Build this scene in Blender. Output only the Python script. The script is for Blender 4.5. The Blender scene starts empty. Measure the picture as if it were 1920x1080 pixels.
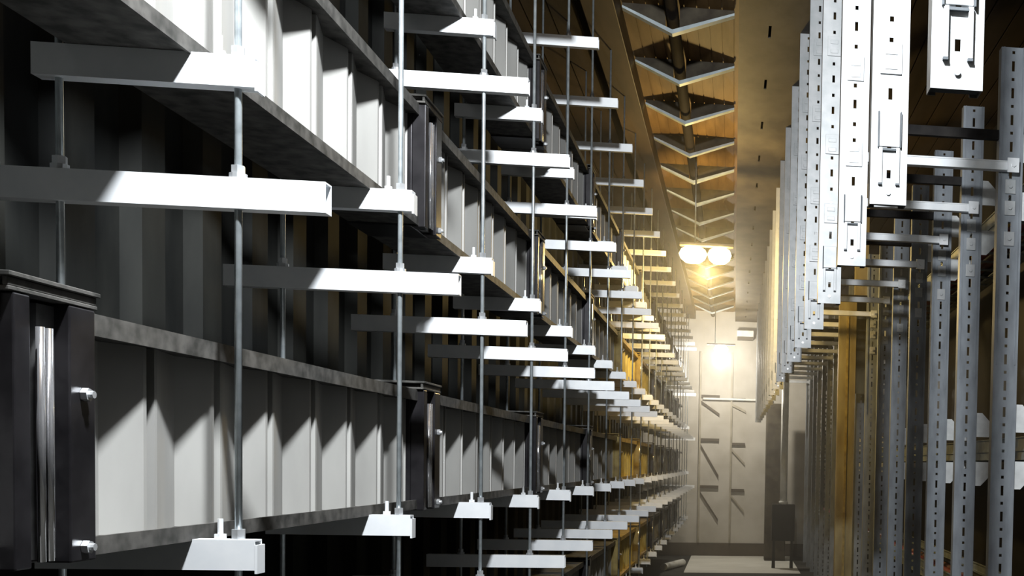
import bpy, bmesh, math, random
from mathutils import Vector, Matrix
random.seed(7)
SC = bpy.context.scene
COL = SC.collection

# ------------------------------------------------------------ camera
F_PX = 2000.0                                   # focal length in pixels of a 1920 px wide frame
YAW, PITCH, ROLL = math.radians(7.2), math.radians(-2.2), 0.022
fw = Vector((math.sin(YAW)*math.cos(PITCH), math.cos(YAW)*math.cos(PITCH), math.sin(PITCH)))
rt = fw.cross(Vector((0, 0, 1))).normalized(); up = rt.cross(fw)
R = math.cos(ROLL)*rt + math.sin(ROLL)*up; U = math.cos(ROLL)*up - math.sin(ROLL)*rt
cam = bpy.data.cameras.new('camera'); camo = bpy.data.objects.new('camera', cam); COL.objects.link(camo)
m = Matrix((R, U, -fw)).transposed().to_4x4()
camo.matrix_world = m
cam.sensor_width = 36.0; cam.lens = F_PX*36.0/1920.0
CX, CY = 1626.09, 952.38                        # principal point (the photo is a crop of a wider frame)
cam.shift_x = -(CX-960.0)/1920.0
cam.shift_y = (CY-540.0)/1920.0
cam.clip_start = 0.05; cam.clip_end = 200
SC.camera = camo

# ------------------------------------------------------------ world, view
w = bpy.data.worlds.new('world'); SC.world = w; w.use_nodes = True
w.node_tree.nodes['Background'].inputs[0].default_value = (0.75, 0.85, 1.0, 1)
w.node_tree.nodes['Background'].inputs[1].default_value = 0.005
vs = SC.view_settings
vs.view_transform = 'Standard'; vs.look = 'None'; vs.exposure = 0.0; vs.gamma = 1.0; vs.use_curve_mapping = False
NEAR_W, WARM_W, FAR_W = 2150.0, 420.0, 520.0

# ------------------------------------------------------------ materials
def mat(name, c1, c2=None, rough=0.5, metal=0.0, scale=6.0, stretch=(1, 1, 1), bump=0.0, rough2=None):
    m = bpy.data.materials.new(name); m.use_nodes = True
    nt = m.node_tree; b = nt.nodes['Principled BSDF']
    b.inputs['Specular IOR Level'].default_value = .12 if max(c1) < .25 and metal < .3 else .5
    b.inputs['Roughness'].default_value = rough; b.inputs['Metallic'].default_value = metal
    c2 = c2 or tuple(x*0.8 for x in c1)
    tc = nt.nodes.new('ShaderNodeTexCoord'); mp = nt.nodes.new('ShaderNodeMapping')
    mp.inputs['Scale'].default_value = stretch
    nz = nt.nodes.new('ShaderNodeTexNoise'); nz.inputs['Scale'].default_value = scale
    nz.inputs['Detail'].default_value = 5
    rp = nt.nodes.new('ShaderNodeValToRGB')
    rp.color_ramp.elements[0].position = 0.35; rp.color_ramp.elements[1].position = 0.65
    rp.color_ramp.elements[0].color = (*c2, 1); rp.color_ramp.elements[1].color = (*c1, 1)
    L = nt.links.new
    L(tc.outputs['Object'], mp.inputs[0]); L(mp.outputs[0], nz.inputs['Vector']); L(nz.outputs['Fac'], rp.inputs[0])
    L(rp.outputs[0], b.inputs['Base Color'])
    if bump:
        bp = nt.nodes.new('ShaderNodeBump'); bp.inputs['Strength'].default_value = bump
        bp.inputs['Distance'].default_value = 0.01
        L(nz.outputs['Fac'], bp.inputs['Height']); L(bp.outputs[0], b.inputs['Normal'])
    return m
def emis(name, col, s):
    m = bpy.data.materials.new(name); m.use_nodes = True
    b = m.node_tree.nodes['Principled BSDF']
    b.inputs['Base Color'].default_value = (*col, 1)
    b.inputs['Emission Color'].default_value = (*col, 1); b.inputs['Emission Strength'].default_value = s
    return m
M = dict(
    galv=mat('galvanised', (.92, .94, .96), (.84, .87, .90), .46, .35, 9),
    rod=mat('zinc_rod', (.50, .55, .57), (.36, .40, .42), .32, .6, 20),
    nut=mat('zinc_nut', (.70, .72, .74), None, .35, .7, 20),
    panel=mat('grey_sheet', (.42, .415, .395), (.33, .325, .31), .55, .05, 3, (1, 1, .4)),
    flange=mat('flange_steel', (.12, .115, .108), (.045, .045, .042), .6, .2, 16),
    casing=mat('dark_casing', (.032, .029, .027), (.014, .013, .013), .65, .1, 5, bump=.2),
    joint=mat('dark_joint', (.034, .032, .035), (.014, .013, .015), .3, .5, 7),
    chrome=mat('bright_strip', (.85, .85, .88), None, .12, .9, 8),
    splice=mat('splice_plate', (.20, .20, .20), (.09, .09, .09), .35, .5, 12),
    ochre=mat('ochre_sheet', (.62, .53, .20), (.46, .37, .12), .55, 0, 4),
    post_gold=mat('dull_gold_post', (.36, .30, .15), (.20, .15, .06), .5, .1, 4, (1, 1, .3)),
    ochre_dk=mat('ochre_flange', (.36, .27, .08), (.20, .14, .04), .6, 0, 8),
    column=mat('pale_column', (.50, .51, .52), (.40, .42, .43), .42, .2, 9),
    colside_shade=mat('column_side_shade', (.15, .145, .135), (.09, .085, .08), .5, .3, 7),  # same galvanised column metal, shade of the oblique sides put into the colour
    upright=mat('blue_grey_upright', (.32, .35, .385), (.22, .24, .265), .5, .25, 10, (1, 1, .3)),
    inner=mat('channel_inside', (.10, .11, .12), None, .7, .2, 8),
    gusset=mat('pale_gusset', (.80, .82, .82), None, .5, .1, 8),
    rail=mat('grey_rail', (.34, .38, .37), (.22, .25, .25), .5, .3, 8),
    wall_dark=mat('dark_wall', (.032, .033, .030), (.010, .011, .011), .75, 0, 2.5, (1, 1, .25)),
    wall_far=mat('beige_wall', (.56, .53, .47), (.44, .41, .35), .8, 0, 1.3),
    post=mat('wall_post', (.42, .38, .30), (.30, .27, .20), .6, .1, 3),
    stub=mat('dark_bracket', (.12, .10, .075), None, .6, .1, 3),
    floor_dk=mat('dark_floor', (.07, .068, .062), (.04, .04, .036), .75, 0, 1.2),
    floor=mat('lit_floor', (.86, .85, .78), (.74, .73, .66), .6, 0, 1.2),  # far stretch of the same floor, lamplight put into the colour
    plank=mat('brown_planks', (.23, .14, .055), (.12, .07, .027), .6, 0, 5, (1, .15, 1), bump=.3),
    beam=mat('brown_beam', (.085, .055, .028), (.045, .03, .015), .6, 0, 4, (1, .2, 1)),
    cplate=mat('ceiling_plate', (.115, .098, .075), (.05, .04, .03), .6, .1, 2.2, (1, .6, 1)),
    joist=mat('joist_web', (.10, .085, .06), (.05, .04, .03), .6, .1, 5),
    jflange=mat('joist_flange', (.62, .70, .72), (.48, .55, .57), .4, .3, 8),
    ceil_dark=mat('dark_ceiling', (.045, .032, .022), (.022, .016, .011), .8, 0, 3, (1, .2, 1)),
    pipe=mat('dark_pipe', (.018, .013, .010), None, .85, 0, 6),
    black=mat('black_box', (.025, .024, .022), None, .5, 0, 6),
    white=mat('white_tube', (.85, .85, .80), (.7, .7, .66), .5, 0, 6),
    yellow=mat('yellow_cable', (.75, .48, .07), None, .5, 0, 6),
    red=mat('red_cable', (.28, .045, .05), None, .5, 0, 6),
    bcable=mat('black_cable', (.03, .03, .03), None, .5, 0, 6),
    brown=mat('brown_cable', (.20, .10, .07), None, .5, 0, 6),
    housing=mat('lamp_housing', (.30, .26, .20), None, .5, .3, 6),
    warm=emis('warm_glass', (1.0, .74, .30), 16.0),
    cool=emis('cool_glass', (1.0, .97, .88), 20.0),
    coolnear=emis('near_glass', (.90, .96, 1.0), 16.0),
)

# ------------------------------------------------------------ helpers
class MB:
    def __init__(s): s.v = []; s.f = []
    def box(s, x0, x1, y0, y1, z0, z1):
        n = len(s.v)
        s.v += [(x, y, z) for z in (z0, z1) for y in (y0, y1) for x in (x0, x1)]
        s.f += [tuple(n+i for i in q) for q in ((0,2,3,1),(4,5,7,6),(0,1,5,4),(2,6,7,3),(0,4,6,2),(1,3,7,5))]
        return s
    def prism(s, poly, axis, a, b):
        """poly: 2D points in the plane normal to axis, extruded from a to b"""
        n = len(s.v); k = len(poly)
        def P(p, t): return {'x': (t, p[0], p[1]), 'y': (p[0], t, p[1]), 'z': (p[0], p[1], t)}[axis]
        s.v += [P(p, a) for p in poly] + [P(p, b) for p in poly]
        s.f += [tuple(n+i for i in range(k)), tuple(n+k+i for i in reversed(range(k)))]
        s.f += [(n+i, n+k+i, n+k+(i+1) % k, n+(i+1) % k) for i in range(k)]
        return s
    def cyl(s, p0, p1, r, k=12, r1=None):
        p0, p1 = Vector(p0), Vector(p1); d = (p1-p0).normalized(); r1 = r if r1 is None else r1
        a = d.orthogonal().normalized(); b = d.cross(a); n = len(s.v)
        for p, q in ((p0, r), (p1, r1)):
            for i in range(k):
                t = 2*math.pi*i/k; s.v.append(tuple(p+(a*math.cos(t)+b*math.sin(t))*q))
        s.f += [tuple(n+i for i in reversed(range(k))), tuple(n+k+i for i in range(k))]
        s.f += [(n+i, n+(i+1) % k, n+k+(i+1) % k, n+k+i) for i in range(k)]
        return s
    def lathe(s, prof, k=20, c=(0, 0, 0), sx=1.0, sy=1.0):
        n = len(s.v)
        for r, z in prof:
            for i in range(k):
                t = 2*math.pi*i/k; s.v.append((c[0]+sx*r*math.cos(t), c[1]+sy*r*math.sin(t), c[2]+z))
        for j in range(len(prof)-1):
            for i in range(k):
                a = n+j*k+i; b = n+j*k+(i+1) % k
                s.f.append((a, b, b+k, a+k))
        return s
    def sweep(s, pts, r, k=8):
        n = len(s.v)
        for j, p in enumerate(pts):
            p = Vector(p); q = Vector(pts[min(j+1, len(pts)-1)])-Vector(pts[max(j-1, 0)])
            q.normalize(); a = q.cross(Vector((0, 0, 1)))
            a = a.normalized() if a.length > .01 else Vector((1, 0, 0)); b = q.cross(a)
            for i in range(k):
                t = 2*math.pi*i/k; s.v.append(tuple(p+(a*math.cos(t)+b*math.sin(t))*r))
        for j in range(len(pts)-1):
            for i in range(k):
                a = n+j*k+i; b = n+j*k+(i+1) % k
                s.f.append((a, b, b+k, a+k))
        return s
    def build(s, name, m, parent=None, smooth=False, bevel=0.0, loc=None, double=True):
        me = bpy.data.meshes.new(name); me.from_pydata(s.v, [], s.f)
        bm = bmesh.new(); bm.from_mesh(me); bmesh.ops.recalc_face_normals(bm, faces=bm.faces)
        bm.to_mesh(me); bm.free(); me.update()
        me.materials.append(m)
        if smooth:
            for p in me.polygons: p.use_smooth = True
        o = bpy.data.objects.new(name, me); COL.objects.link(o)
        if parent: o.parent = parent
        if loc: o.location = loc
        if bevel:
            b = o.modifiers.new('bevel', 'BEVEL'); b.width = bevel; b.segments = 2; b.limit_method = 'ANGLE'
        return o
def tag(o, label=None, cat=None, group=None, kind=None):
    if label: o['label'] = label
    if cat: o['category'] = cat
    if group: o['group'] = group
    if kind: o['kind'] = kind
    return o
def empty(name, loc, label, cat, group=None):
    o = bpy.data.objects.new(name, None); COL.objects.link(o); o.location = loc
    o.empty_display_size = .1
    return tag(o, label, cat, group)
def copy_tree(o, parent=None):
    c = o.copy(); COL.objects.link(c)
    if parent: c.parent = parent
    for ch in list(KIDS.get(o.name, o.children)): copy_tree(ch, c)
    return c
KIDS = {}
def struct(o, label, cat='room'):
    tag(o, label, cat, kind='structure'); return o
ORD = ['nearest', 'second', 'third', 'fourth', 'fifth', 'sixth', 'seventh', 'eighth', 'ninth', 'tenth',
       'eleventh', 'twelfth', 'thirteenth', 'fourteenth', 'fifteenth', 'sixteenth']

FLOOR, CEIL, YB, YF = -3.0, 4.92, -6.0, 35.0
# ------------------------------------------------------------ setting
struct(MB().box(-3.2, 3.8, YB, YF+.3, FLOOR-.1, FLOOR).build('floor', M['floor_dk']), 'dark grey floor of the aisle', 'floor')  # floor colour kept dark to cut bounced light
struct(MB().box(-1.3, 1.9, 29.5, YF-.045, FLOOR+.0005, FLOOR+.006).build('lit_floor_strip', M['floor']), 'lamplit floor at the far end of the aisle, its brightness painted in pale cream', 'floor')  # pale strip painting the lamplight on the far floor
mb = MB().box(-3.2, 3.8, YB, YF+.3, CEIL+.03, CEIL+.15)
x = -3.2
while x < 3.8:
    if not -1.4 < x < -.1: mb.box(x, x+.26, YB, YF, CEIL+.005, CEIL+.0295)
    x += .28
struct(mb.build('ceiling', M['ceil_dark']), 'dark brown boarded ceiling', 'ceiling')
mb = MB().box(-1.28, -.021, YB, YF-.001, CEIL+.002, CEIL+.0045); x = -1.28
while x < -.1:                                     # planks with open joints
    mb.box(x, x+.122, YB, YF-.001, CEIL-.010, CEIL+.002); x += .135
struct(mb.build('trim_2', M['plank']), 'strip of golden brown planks between the ceiling beam and the slotted channel', 'ceiling planks')
mb = MB().box(-3.2, -3.05, YB, YF+.3, FLOOR, CEIL+.15)
y = YB
while y < YF:                                      # broad vertical ribs
    mb.prism([(-3.05, y), (-2.97, y+.05), (-2.97, y+.27), (-3.05, y+.32)], 'z', FLOOR, CEIL); y += .62
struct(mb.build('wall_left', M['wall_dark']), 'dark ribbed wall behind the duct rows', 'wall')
struct(MB().box(3.65, 3.8, YB, YF+.3, FLOOR, CEIL+.15).build('wall_right', M['black']), 'dark wall behind the slotted uprights', 'wall')
struct(MB().box(-3.05, 3.65, YF, YF+.3, FLOOR, CEIL+.15).build('wall_back', M['wall_far']), 'beige wall closing the far end of the aisle', 'wall')
struct(MB().box(-3.05, 3.65, YB-.2, YB, FLOOR, CEIL+.15).build('wall_front', M['wall_dark']), 'wall behind the viewer', 'wall')
struct(MB().box(-3.05, 3.65, YF-.04, YF, FLOOR, FLOOR+.42).build('baseboard_back', M['stub']), 'dark baseboard along the far wall', 'baseboard')

# ------------------------------------------------------------ lamps
def lamp(loc, glass, power, col, label, wid=.40, two=True, drop=None):
    o = empty('pendant_lamp', loc, label, 'lamp')
    z1 = CEIL-loc[2]
    MB().cyl((-.18, 0, .14), (-.18, 0, z1-.001), .012).build('suspension_rod', M['rod'], o, True)
    MB().box(-.42, .42, -.07, .07, .12, .17).build('housing', M['housing'], o, bevel=.01)
    xs = (-.21, .20) if two else (0,)
    for i, dx in enumerate(xs):
        r = .17 if i == 0 else .145
        prof = [(0.001, -.15), (r*.5, -.135), (r*.85, -.08), (r, 0), (r*.85, .07), (r*.5, .115), (.001, .125)]
        MB().lathe(prof, 24, (dx, 0, 0), 1.28, .9).build('glass_shade', glass, o, True)
    ld = bpy.data.lights.new('lamp_light', 'POINT'); ld.energy = power; ld.color = col; ld.shadow_soft_size = .12
    lo = bpy.data.objects.new('lamp_light', ld); COL.objects.link(lo); lo.parent = o; lo.location = (0, 0, -.30)
    return o
lamp((-.40, 2.1, 3.65), M['coolnear'], NEAR_W, (.93, .97, 1.0), 'cool white pendant lamp above the viewer, out of the photo')
lamp((-.47, 17.0, 3.26), M['warm'], WARM_W, (1.0, .70, .26), 'glowing warm yellow pendant lamp with two glass shades, hung over the aisle')
lamp((-.42, 32.2, 3.40), M['cool'], FAR_W, (1.0, .93, .80), 'bright white pendant lamp in front of the far wall', two=False)

# ------------------------------------------------------------ trapeze hangers (left)
P = 1.527; Y0 = 3.36; NH = 21
XR, XI = -1.45, -1.93
LONG = (-.78, .71, 2.09, 3.51)                     # bar undersides that reach into the aisle
SHORT = (-1.755, -.345, 1.06, 2.405)               # bar undersides that carry a duct
def channel(x0, x1, z0, h=.09, d=.05, t=.005):
    mb = MB()
    mb.box(x0, x1, -d/2, -d/2+t, z0, z0+h).box(x0, x1, d/2-t, d/2, z0, z0+h)
    mb.box(x0, x1, -d/2+t, d/2-t, z0, z0+t).box(x0, x1, -d/2+t, d/2-t, z0+h-t, z0+h)
    return mb
def make_hanger():
    o = empty('trapeze_hanger', (0, Y0, 0), '', 'hanger')
    kids = []
    for xr in (XR, XI):
        r = MB().cyl((xr, 0, -1.80), (xr, 0, CEIL-.001), .0105, 10).build('threaded_rod', M['rod'], o, True); kids.append(r)
    for z in LONG:
        b = channel(-2.16, -1.20, z).build('long_bar', M['galv'], o); kids.append(b)
        for xr in (XR, XI):
            MB().cyl((xr, 0, z+.0905), (xr, 0, z+.105), .024, 12).cyl((xr, 0, z+.105), (xr, 0, z+.128), .019, 6).build('nut', M['nut'], b)
    for z in SHORT:
        b = channel(-1.99, -1.395, z).build('short_bar', M['galv'], o); kids.append(b)
        MB().cyl((XR, 0, z+.0905), (XR, 0, z+.12), .019, 6).build('nut', M['nut'], b)
        MB().box(-1.3945, -1.387, -.026, .026, z-.010, z+.075).build('end_plate', M['galv'], b)
        MB().cyl((-1.50, .0, z+.0905), (-1.50, .0, z+.15), .008, 8).cyl((-1.50, 0, z+.0905), (-1.50, 0, z+.105), .017, 6).build('clamp_bolt', M['galv'], b)
    return o
KIDS.clear()
bpy.context.view_layer.update()
h0 = make_hanger(); bpy.context.view_layer.update()
WARM_SET = 'far trapeze hangers past the warm lamp'
for i in range(NH):
    o = h0 if i == 0 else copy_tree(h0)
    o.location = (0, Y0+P*i, 0)
    if i < 9:
        o['label'] = ('%s trapeze hanger from the viewer on the left, silver bars on threaded rods' % ORD[i]).replace('nearest trapeze hanger from the viewer', 'trapeze hanger nearest the viewer')
        if 'group' in o: del o['group']
        o['group'] = 'trapeze hangers carrying the duct rows'
    else:
        o['label'] = 'small distant trapeze hanger around and past the warm yellow lamp, left side'
        o['group'] = WARM_SET

# ------------------------------------------------------------ duct sections (left)
SEC = 3.06; S0 = 2.51-SEC; NS = 11
DH = .585
def make_duct(body, flange, joint):
    o = empty('duct_section', (0, 0, 0), '', 'duct')
    # corrugated side: ridge, sloping in, valley, sloping out, ridge, deep narrow groove
    ys, xs = [], []
    y = .34; rx, vx, gx = -1.622, -1.672, -1.724
    pts = [(rx-.03, .29)]
    n = 7; pc = (SEC-.34)/n
    for k in range(n):
        a = y+pc*k
        pts += [(rx, a+.005), (rx-.0, a+.018), (vx, a+.018+(pc-.07)*.62), (rx, a+pc-.052), (rx, a+pc-.036), (gx, a+pc-.034), (gx, a+pc-.004)]
    pts.append((rx, SEC))
    mb = MB(); k = len(pts)
    back = -1.735
    poly = pts + [(back, SEC), (back, .29)]
    mb.prism(poly, 'z', .028, DH-.044)
    mb.build('corrugated_side', body, o)
    # flanges
    MB().box(-1.90, -1.570, .28, SEC, DH-.043, DH).box(-1.576, -1.5665, .28, SEC, DH-.050, DH+.004).build('top_flange', flange, o)
    MB().box(-1.90, -1.570, .28, SEC, 0, .027).box(-1.576, -1.5665, .28, SEC, -.006, .040).build('bottom_flange', flange, o)
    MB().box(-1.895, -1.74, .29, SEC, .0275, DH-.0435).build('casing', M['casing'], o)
    # joint frame between two sections
    j = MB()
    j.box(-1.90, -1.60, .0, .30, -.010, DH+.004)
    j.box(-1.60, -1.535, .0, .055, -.012, DH+.004)
    j.box(-1.60, -1.535, .195, .295, -.012, DH+.004)
    jf = j.build('joint_frame', joint, o, bevel=.004)
    MB().cyl((-1.535, .088, .0), (-1.535, .088, DH-.06), .009, 10).cyl((-1.535, .118, .0), (-1.535, .118, DH-.06), .009, 10).build('bright_strip', M['chrome'], jf, True)
    s = MB().box(-1.5995, -1.568, .13, .194, .0, DH-.002)
    for z in (.08, .20, .32, .44): s.cyl((-1.568, .162, z), (-1.565, .162, z), .026, 16)
    s.build('splice_plate', M['splice'], jf)
    for z in (.022, .385):
        MB().cyl((-1.5345, .245, z), (-1.520, .245, z), .016, 6).cyl((-1.520, .245, z), (-1.510, .245, z), .009, 8).build('bolt', M['nut'], jf)
    MB().box(-1.90, -1.535, -.015, .305, DH+.006, DH+.016).box(-1.548, -1.537, -.015, .305, DH+.016, DH+.036).box(-1.90, -1.530, -.02, .31, DH+.036, DH+.047).build('cap_plate', flange, o, bevel=.002)
    return o
ROWS = [(1.151, 'second-highest duct row'), (-.255+.001, 'duct row at eye level'), (2.496, 'highest duct row'), (-1.664, 'lowest duct row')]
g0 = make_duct(M['panel'], M['flange'], M['joint'])
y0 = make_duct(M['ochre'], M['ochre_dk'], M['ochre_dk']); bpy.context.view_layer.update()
used = {0: False, 1: False}
for z, rn in ROWS:
    for k in range(NS):
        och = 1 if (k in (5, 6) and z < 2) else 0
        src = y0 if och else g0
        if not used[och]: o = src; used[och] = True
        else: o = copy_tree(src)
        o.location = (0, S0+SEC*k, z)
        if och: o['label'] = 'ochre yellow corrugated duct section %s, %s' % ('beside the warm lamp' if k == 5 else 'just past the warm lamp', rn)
        elif k <= 3:
            pos = ['partly behind the viewer', 'first one past the near joint', 'next one beyond the near section', 'third one along the row'][k]
            o['label'] = 'corrugated duct section in the %s, %s' % (rn, pos)
        elif k == 4: o['label'] = 'grey duct section in the %s, last before the lamp' % rn
        else: o['label'] = 'distant grey corrugated duct section past the lamp, %s' % rn
        o['group'] = 'duct sections in the %s' % rn

# ------------------------------------------------------------ ceiling members
struct(MB().box(-1.62, -1.28, YB, YF-.001, CEIL-.28, CEIL-.001).build('trim_1', M['beam'], bevel=.01), 'brown beam running along the ceiling', 'beam')
def make_joist():
    o = empty('ceiling_joist', (0, 11.87, CEIL), '', 'joist')
    xl, xc, xr = -1.262, -.73, -.07; zt, zb = -.011, -.30; t = .035
    def zl(x): return zt-.05+(zb-zt+.05)*((x-xl)/(xc-xl) if x < xc else (xr-x)/(xr-xc))
    MB().prism([(xl, zt), (xl, zt-.05), (xc-.075, zl(xc-.075)), (xc-.075, zt)], 'y', -.008, .008).prism([(xc+.075, zt), (xc+.075, zl(xc+.075)), (xr, zt-.05), (xr, zt)], 'y', -.008, .008).prism([(xc-.075, zb+.05), (xc-.075, zl(xc-.075)), (xc, zb), (xc+.075, zl(xc+.075)), (xc+.075, zb+.05)], 'y', -.008, .008).build('web', M['joist'], o)
    MB().prism([(xl, zt-.051), (xc, zb-.001), (xr, zt-.051), (xr, zt-.051-t*.4), (xc, zb-t*.5), (xl, zt-.051-t*.4)], 'y', -.045, .045).prism([(xl, zt-.040), (xc, zb+.028), (xr, zt-.040), (xr, zt-.051), (xc, zb-.001), (xl, zt-.051)], 'y', -.045, -.037).build('flange', M['jflange'], o)
    return o
j0 = make_joist(); bpy.context.view_layer.update()
ys = [11.87+1.54*(i-1) for i in range(16)]
for i, y in enumerate(ys):
    o = j0 if i == 0 else copy_tree(j0)
    o.location = (0, y, CEIL-.001)
    o['group'] = 'V shaped ceiling joists'
    if i == 0: o['label'] = 'V shaped ceiling joist just above the top edge of the photo'
    elif i < 6: o['label'] = 'V shaped pale steel ceiling joist, %s one counted down from the top edge' % ['', 'first', 'second', 'third', 'fourth', 'fifth'][i]
    else: o['label'] = 'distant V shaped ceiling joist above or beyond the warm lamp'
p = MB().cyl((-.73, YB+.1, CEIL-.14), (-.73, YF-.1, CEIL-.14), .07, 14).build('ceiling_pipe', M['pipe'], None, True)
tag(p, 'dark pipe running along the ceiling above the tips of the V shaped ceiling joists', 'pipe')

# slotted plate along the ceiling with the columns on it
ZP = 4.60
mb = MB(); sy = 11.59-1.58*10; x0, x1, xs0, xs1 = -.02, .98, .292, .322
mb.box(x0, xs0, YB+.1, YF-.05, ZP, ZP+.012).box(xs1, x1, YB+.1, YF-.05, ZP, ZP+.012)
y = YB+.1
while sy < YF-1:
    if sy-.16 > y:
        mb.box(xs0, xs1, y, sy-.16, ZP, ZP+.012); y = sy+.16
    sy += 1.58
mb.box(xs0, xs1, y, YF-.05, ZP, ZP+.012)
mb.box(x0, x0+.012, YB+.1, YF-.05, ZP+.012, CEIL-.001).box(x1-.012, x1, YB+.1, YF-.05, ZP+.012, CEIL-.001)
t_ = mb.build('ceiling_channel', M['cplate'])
tag(t_, 'wide mottled slotted steel channel fixed along the ceiling over the right side', 'channel')

# ------------------------------------------------------------ hanging slotted columns (right, front row)
CWD = .178; CB = 1.27; CT = ZP
def slotted(mb, hw, y0, y1, zb, zt, holes, sw):
    """plate facing -Y with a centre line of holes [(z0, z1)]"""
    mb.box(-hw, -sw, y0, y1, zb, zt).box(sw, hw, y0, y1, zb, zt)
    z = zb
    for a, b in holes:
        if a > z: mb.box(-sw, sw, y0, y1, z, a)
        z = b
    if z < zt: mb.box(-sw, sw, y0, y1, z, zt)
def make_column():
    o = empty('hanging_column', (.72, 3.56, CT), '', 'column')
    hw = CWD/2; H = CT-CB
    holes = []; z = -H+.10
    pat = [(.0, .035), (.085, .14)]
    holes.append((-H+.125, -H+.165))
    z = -H+.26
    while z < -.1:
        holes.append((z, z+.055)); holes.append((z+.13, z+.155)); z += .24
    mb = MB()
    slotted(mb, hw, 0, .004, -H, -.001, holes, .010)
    mb.build('front_plate', M['column'], o); mb = MB()
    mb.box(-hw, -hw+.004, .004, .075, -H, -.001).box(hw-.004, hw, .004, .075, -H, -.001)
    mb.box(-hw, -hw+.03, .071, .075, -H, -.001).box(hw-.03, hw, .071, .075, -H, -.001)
    mb.build('side_flange', M['colside_shade'], o)
    # raised tongue bracket near the bottom, as pressed metal
    t = MB(); e = MB()
    zt = -H+.10
    for s in (-1, 1):
        t.box(s*.042-.009, s*.042+.009, -.012, -.0005, zt, zt+.17)
        e.box(s*.042-.009, s*.042+.009, -.013, -.0005, zt-.008, zt-.0005)
        e.box(s*.054-.003, s*.054+.003, -.016, -.0005, zt+.17, zt+.34)
    e.box(-.033, .033, -.014, -.0005, zt+.155, zt+.165)
    t.box(-.05, .05, -.008, -.0005, zt+.175, zt+.34)
    t.build('tongue_bracket', M['column'], o, bevel=.002)
    e.build('bracket_edge', M['inner'], o)
    MB().cyl((0, -.007, -H+.055), (0, -.0005, -H+.055), .011, 16).build('rivet', M['nut'], o)
    for zz in (-H+.62, -H+1.15, -H+1.9, -H+2.5):
        c = MB()
        c.box(-.052, .052, -.010, -.0005, zz, zz+.15)
        c.box(-.030, .030, -.014, -.010, zz+.02, zz+.05)
        c.box(-.030, .030, -.014, -.010, zz+.09, zz+.12)
        c.build('clip_plate', M['column'], o, bevel=.002)
    MB().box(-hw+.005, hw-.005, .005, .07, -H+.01, -H+.014).build('end_stop', M['inner'], o)
    return o
c0 = make_column(); bpy.context.view_layer.update()
NC = 19
for i in range(NC):
    o = c0 if i == 0 else copy_tree(c0)
    o.location = (.72, 3.56+1.6*i, CT-.0005)
    o['group'] = 'slotted columns hanging from the ceiling channel'
    if i < 6: o['label'] = ['broad white slotted column hanging at the top right corner, nearest of its row',
                            'bright white slotted column ending beside the first cross arms, second of the hanging row',
                            'white slotted column hanging third from the viewer, with a pointed bracket near its foot',
                            'fourth hanging slotted column from the viewer, narrow, its foot above the golden upright',
                            'fifth hanging slotted column from the viewer, narrow and pale grey',
                            'sixth hanging slotted column from the viewer, narrow and pale grey'][i]
    else: o['label'] = 'thin distant slotted column hanging in the packed row towards the far wall'

# ------------------------------------------------------------ slotted uprights (right, back row)
UX, UT = 2.30, 3.58
UY0, UP = 8.97, 1.50; NU = 17
def make_upright():
    o = empty('slotted_upright', (UX, UY0, FLOOR), '', 'upright')
    H = UT-FLOOR; hw = .105
    holes = []; z = .08
    while z < H-.1:
        holes.append((z, z+.085)); holes.append((z+.145, z+.170)); z += .225
    mb = MB()
    slotted(mb, hw, 0, .005, 0.001, H, holes, .012)
    mb.box(-hw, -hw+.005, .005, .09, .001, H).box(hw-.005, hw, .005, .09, .001, H)
    mb.box(-hw+.022, -hw+.028, -.010, -.0005, 3.9, H).box(hw-.028, hw-.022, -.010, -.0005, 3.9, H)
    mb.build('channel', M['upright'], o)
    # gusset plates above and below each rail level, on the far side from the aisle
    for zr in (.20-FLOOR, 2.50-FLOOR):
        for s in (1, -1):
            a = zr+s*.125
            MB().prism([(hw+.001, a), (hw+.001, a+s*.24), (hw+.06, a+s*.24), (hw+.27, a+s*.02), (hw+.27, a)], 'y', .02, .03).build('gusset_plate', M['gusset'], o)
    # cross arm reaching back towards the hanging columns
    a = MB()
    zr = 2.53-FLOOR
    a.box(-1.46, -.02, -.075, -.0055, zr, zr+.078).box(-1.46, -.02, -.080, -.075, zr+.065, zr+.078)
    a.build('cross_arm', M['galv'], o, bevel=.006)
    e = MB().box(-.05, .05, -.090, -.0806, zr-.02, zr+.10)
    e.cyl((0, -.105, zr+.04), (0, -.0905, zr+.04), .02, 6)
    e.build('end_clamp', M['galv'], o)
    d = MB().box(-.9, -.106, .02, .07, zr+.28, zr+.36); d.build('dark_arm', M['casing'], o)
    for zz in (zr-.18, zr-.62, zr-.36):
        c = MB(); c.box(-.045, .045, -.012, -.0005, zz, zz+.12); c.cyl((0, -.024, zz+.06), (0, -.012, zz+.06), .018, 6)
        c.build('clip_plate', M['column'], o, bevel=.002)
    return o
u0 = make_upright(); bpy.context.view_layer.update()
for i in range(NU):
    o = u0 if i == 0 else copy_tree(u0)
    o.location = (UX, UY0+UP*i, FLOOR)
    o['group'] = 'slotted uprights of the right hand rack'
    if i < 5: o['label'] = ['blue grey slotted upright cut by the right edge, nearest of the rack',
                            'blue grey slotted upright second from the right edge, widest one seen in full',
                            'blue grey slotted upright third from the right edge',
                            'blue grey slotted upright fourth from the right edge',
                            'narrow grey slotted upright fifth from the right edge'][i]
    elif i < 7: o['label'] = 'golden brown slotted upright by the warm lamp, %s of the warm lit pair' % ['nearer', 'farther'][i-5]
    else: o['label'] = 'thin distant slotted upright in the dark packed part of the rack'

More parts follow.
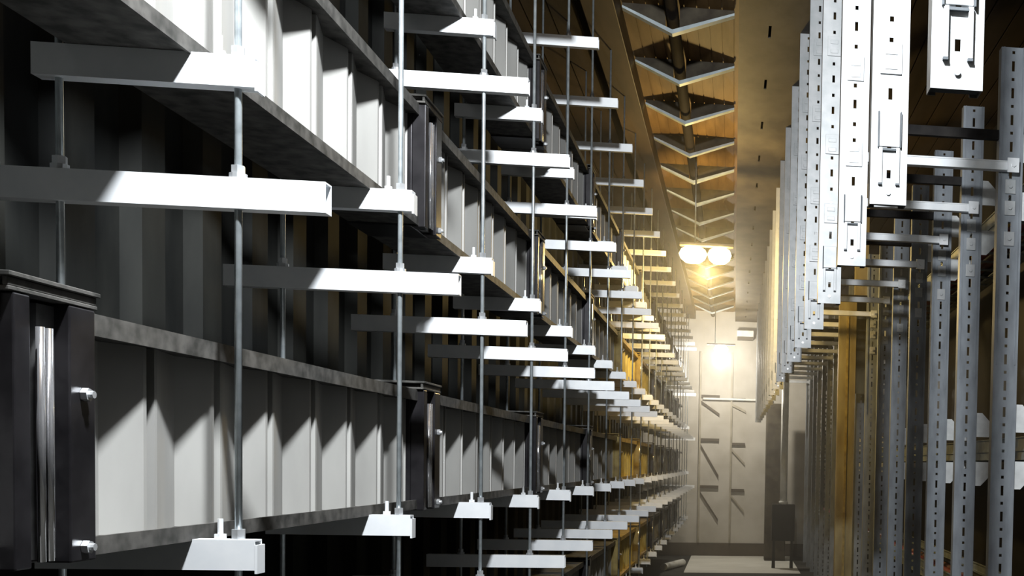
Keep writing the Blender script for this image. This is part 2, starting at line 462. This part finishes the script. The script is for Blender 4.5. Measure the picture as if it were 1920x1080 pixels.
# golden broad posts standing just in front of the rack near the warm lamp
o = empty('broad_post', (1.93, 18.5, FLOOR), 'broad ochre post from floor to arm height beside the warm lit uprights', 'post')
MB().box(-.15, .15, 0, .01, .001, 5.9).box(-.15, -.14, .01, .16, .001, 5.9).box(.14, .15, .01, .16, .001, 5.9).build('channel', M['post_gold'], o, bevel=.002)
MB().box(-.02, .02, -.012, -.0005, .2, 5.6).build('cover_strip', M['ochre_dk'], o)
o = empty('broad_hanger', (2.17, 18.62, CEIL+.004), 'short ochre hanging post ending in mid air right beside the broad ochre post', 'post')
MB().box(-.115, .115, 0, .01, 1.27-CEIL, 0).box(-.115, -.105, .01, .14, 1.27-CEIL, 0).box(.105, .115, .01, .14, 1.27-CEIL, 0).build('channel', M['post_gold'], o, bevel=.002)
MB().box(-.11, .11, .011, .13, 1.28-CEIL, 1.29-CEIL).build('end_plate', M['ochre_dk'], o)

# trays behind the uprights, with cables
def tray(z, label):
    o = empty('cable_tray', (0, 0, z), label, 'cable tray', 'cable trays behind the slotted uprights')
    for x in (2.58, 3.25):
        r = MB(); r.box(x, x+.006, 6.5, 34.5, 0, .19).box(x-.012, x+.018, 6.5, 34.5, .19, .20).box(x-.012, x+.018, 6.5, 34.5, -.01, 0)
        r.box(x-.012, x, 6.5, 34.5, .07, .10)
        r.build('side_rail', M['rail'], o)
    g = MB().box(2.587, 3.249, 0, .05, .0, .02).build('rung', M['rail'], o, loc=(0, 6.7, 0)); y = 7.2
    while y < 34.4:
        c = g.copy(); COL.objects.link(c); c.location = (0, y, 0); y += .5
tray(2.40, 'grey cable tray behind the tops of the slotted uprights')
tray(.105, 'grey cable tray at eye level behind the slotted uprights')
tray(-1.45, 'low grey cable tray behind the slotted uprights, at the bottom of the photo')
def cable(x, z, m, r, name_, label, amp=.02, grp=None):
    pts = []
    y = 6.6; ph = random.random()*6
    while y <= 34.4:
        pts.append((x+amp*math.sin(y*1.3+ph), y, z+amp*.6*abs(math.sin(y*.9+ph)))); y += .25
    o = MB().sweep(pts, r).build('power_cable', m, None, True)
    tag(o, label, 'cable', grp)
cset = [(2.68, 'yellow', .05), (2.83, 'red', .055), (2.98, 'brown', .05), (3.13, 'bcable', .05)]
for zb, nm in ((2.42, 'top tray'), (.125, 'eye level tray'), (-1.43, 'low tray')):
    for x, c, r in cset:
        cn = {'yellow': 'yellow', 'red': 'dark red', 'brown': 'brown', 'bcable': 'black'}[c]
        cable(x, zb+r+.001, M[c], r, c, '%s power cable lying in the %s behind the uprights' % (cn, nm), .018, 'cables in the '+nm)

# ------------------------------------------------------------ far end of the aisle
def wall_frame(x, label, arms):
    o = empty('wall_frame', (x, YF-.001, FLOOR), label, 'frame', 'frames standing against the far wall')
    MB().box(-.03, .03, -.09, 0, .43, 6.6).build('post', M['post'], o)
    for z, L_, d in arms:
        a = MB().box(.031, L_, -.08, -.02, z-FLOOR, z-FLOOR+.09)
        b = a.build('arm', M['stub'], o)
        th = .06
        MB().prism([(.031, z-FLOOR-.10), (.031, z-FLOOR-.10-th*1.4), (L_, z-FLOOR-d-th*1.4), (L_, z-FLOOR-d)], 'y', -.07, -.03).build('brace', M['stub'] if L_ > .5 else M['post'], o)
wall_frame(-1.09, 'thin post with dark arms and slanting braces on the left of the far wall', [(2.12, .62, .50), (.72, .62, 1.1), (-.80, .62, 1.0)])
wall_frame(-.09, 'thin post with short slanting braces at the middle of the far wall', [(2.05, .45, .30), (.60, .45, .55), (-.90, .45, .60)])
o = MB().box(-1.0, 1.2, YF-.13, YF-.095, 2.06, 2.12).build('wall_rail', M['white'])
tag(o, 'pale horizontal rail across the far wall behind the hanging columns', 'rail')
o = empty('wall_fixture', (.30, YF-.001, 4.0), 'white box fixture high on the far wall beside the white lamp', 'fixture')
MB().box(-.26, .28, -.30, 0, .10, .30).build('cover', M['white'], o, bevel=.02)
MB().box(-.24, .26, -.28, 0, .0, .099).build('grille', M['stub'], o)

o = empty('control_cabinet', (1.46, 31.0, FLOOR+.0062), 'black control cabinet on two legs with a white riser tube on top', 'cabinet')
MB().box(-.33, .33, -.2, .2, .80, 1.86).build('cabinet_body', M['black'], o, bevel=.015)
MB().box(-.29, .29, -.215, -.2005, .84, 1.82).build('door', M['black'], o, bevel=.005)
for s in (-1, 1): MB().prism([(s*.26-.05, 0.001), (s*.26+.05, .001), (s*.26+.03, .799), (s*.26-.03, .799)], 'y', -.05, .05).build('leg', M['black'], o)
MB().cyl((0, 0, 1.861), (0, 0, 5.8), .105, 16).cyl((.0, 0, 1.861), (0, 0, 1.95), .13, 16).build('riser_tube', M['white'], o, True)
o = empty('tall_cabinet', (1.30, 33.6, FLOOR+.0062), 'tall dark brown cabinet against the far wall behind the white riser tube', 'cabinet')
MB().box(-.30, .35, -.3, .3, .001, 4.9).build('cabinet_body', M['joist'], o, bevel=.02)
MB().box(-.27, .32, -.32, -.301, .1, 4.8).build('door', M['joist'], o, bevel=.004)
o = MB().cyl((-1.86, 29.9, FLOOR+.108), (-1.42, 31.4, FLOOR+.108), .10, 20).cyl((-1.42, 31.4, FLOOR+.108), (-1.413, 31.42, FLOOR+.108), .08, 20).build('floor_roll', M['white'], None)
tag(o, 'white roll lying on the floor at the foot of the far left rack', 'roll')

# ------------------------------------------------------------ thin haze filling the far part of the aisle
hz = bpy.data.materials.new('haze'); hz.use_nodes = True; nt = hz.node_tree; nt.nodes.clear()
v = nt.nodes.new('ShaderNodeVolumeScatter'); v.inputs['Density'].default_value = .016; v.inputs['Anisotropy'].default_value = .65
ou = nt.nodes.new('ShaderNodeOutputMaterial'); nt.links.new(v.outputs[0], ou.inputs['Volume'])
o = MB().box(-2.9, 3.5, 12.5, YF-.2, FLOOR+.01, CEIL-.5).build('haze', hz)
tag(o, 'thin haze glowing around the lamps in the far part of the aisle', 'haze', kind='stuff')
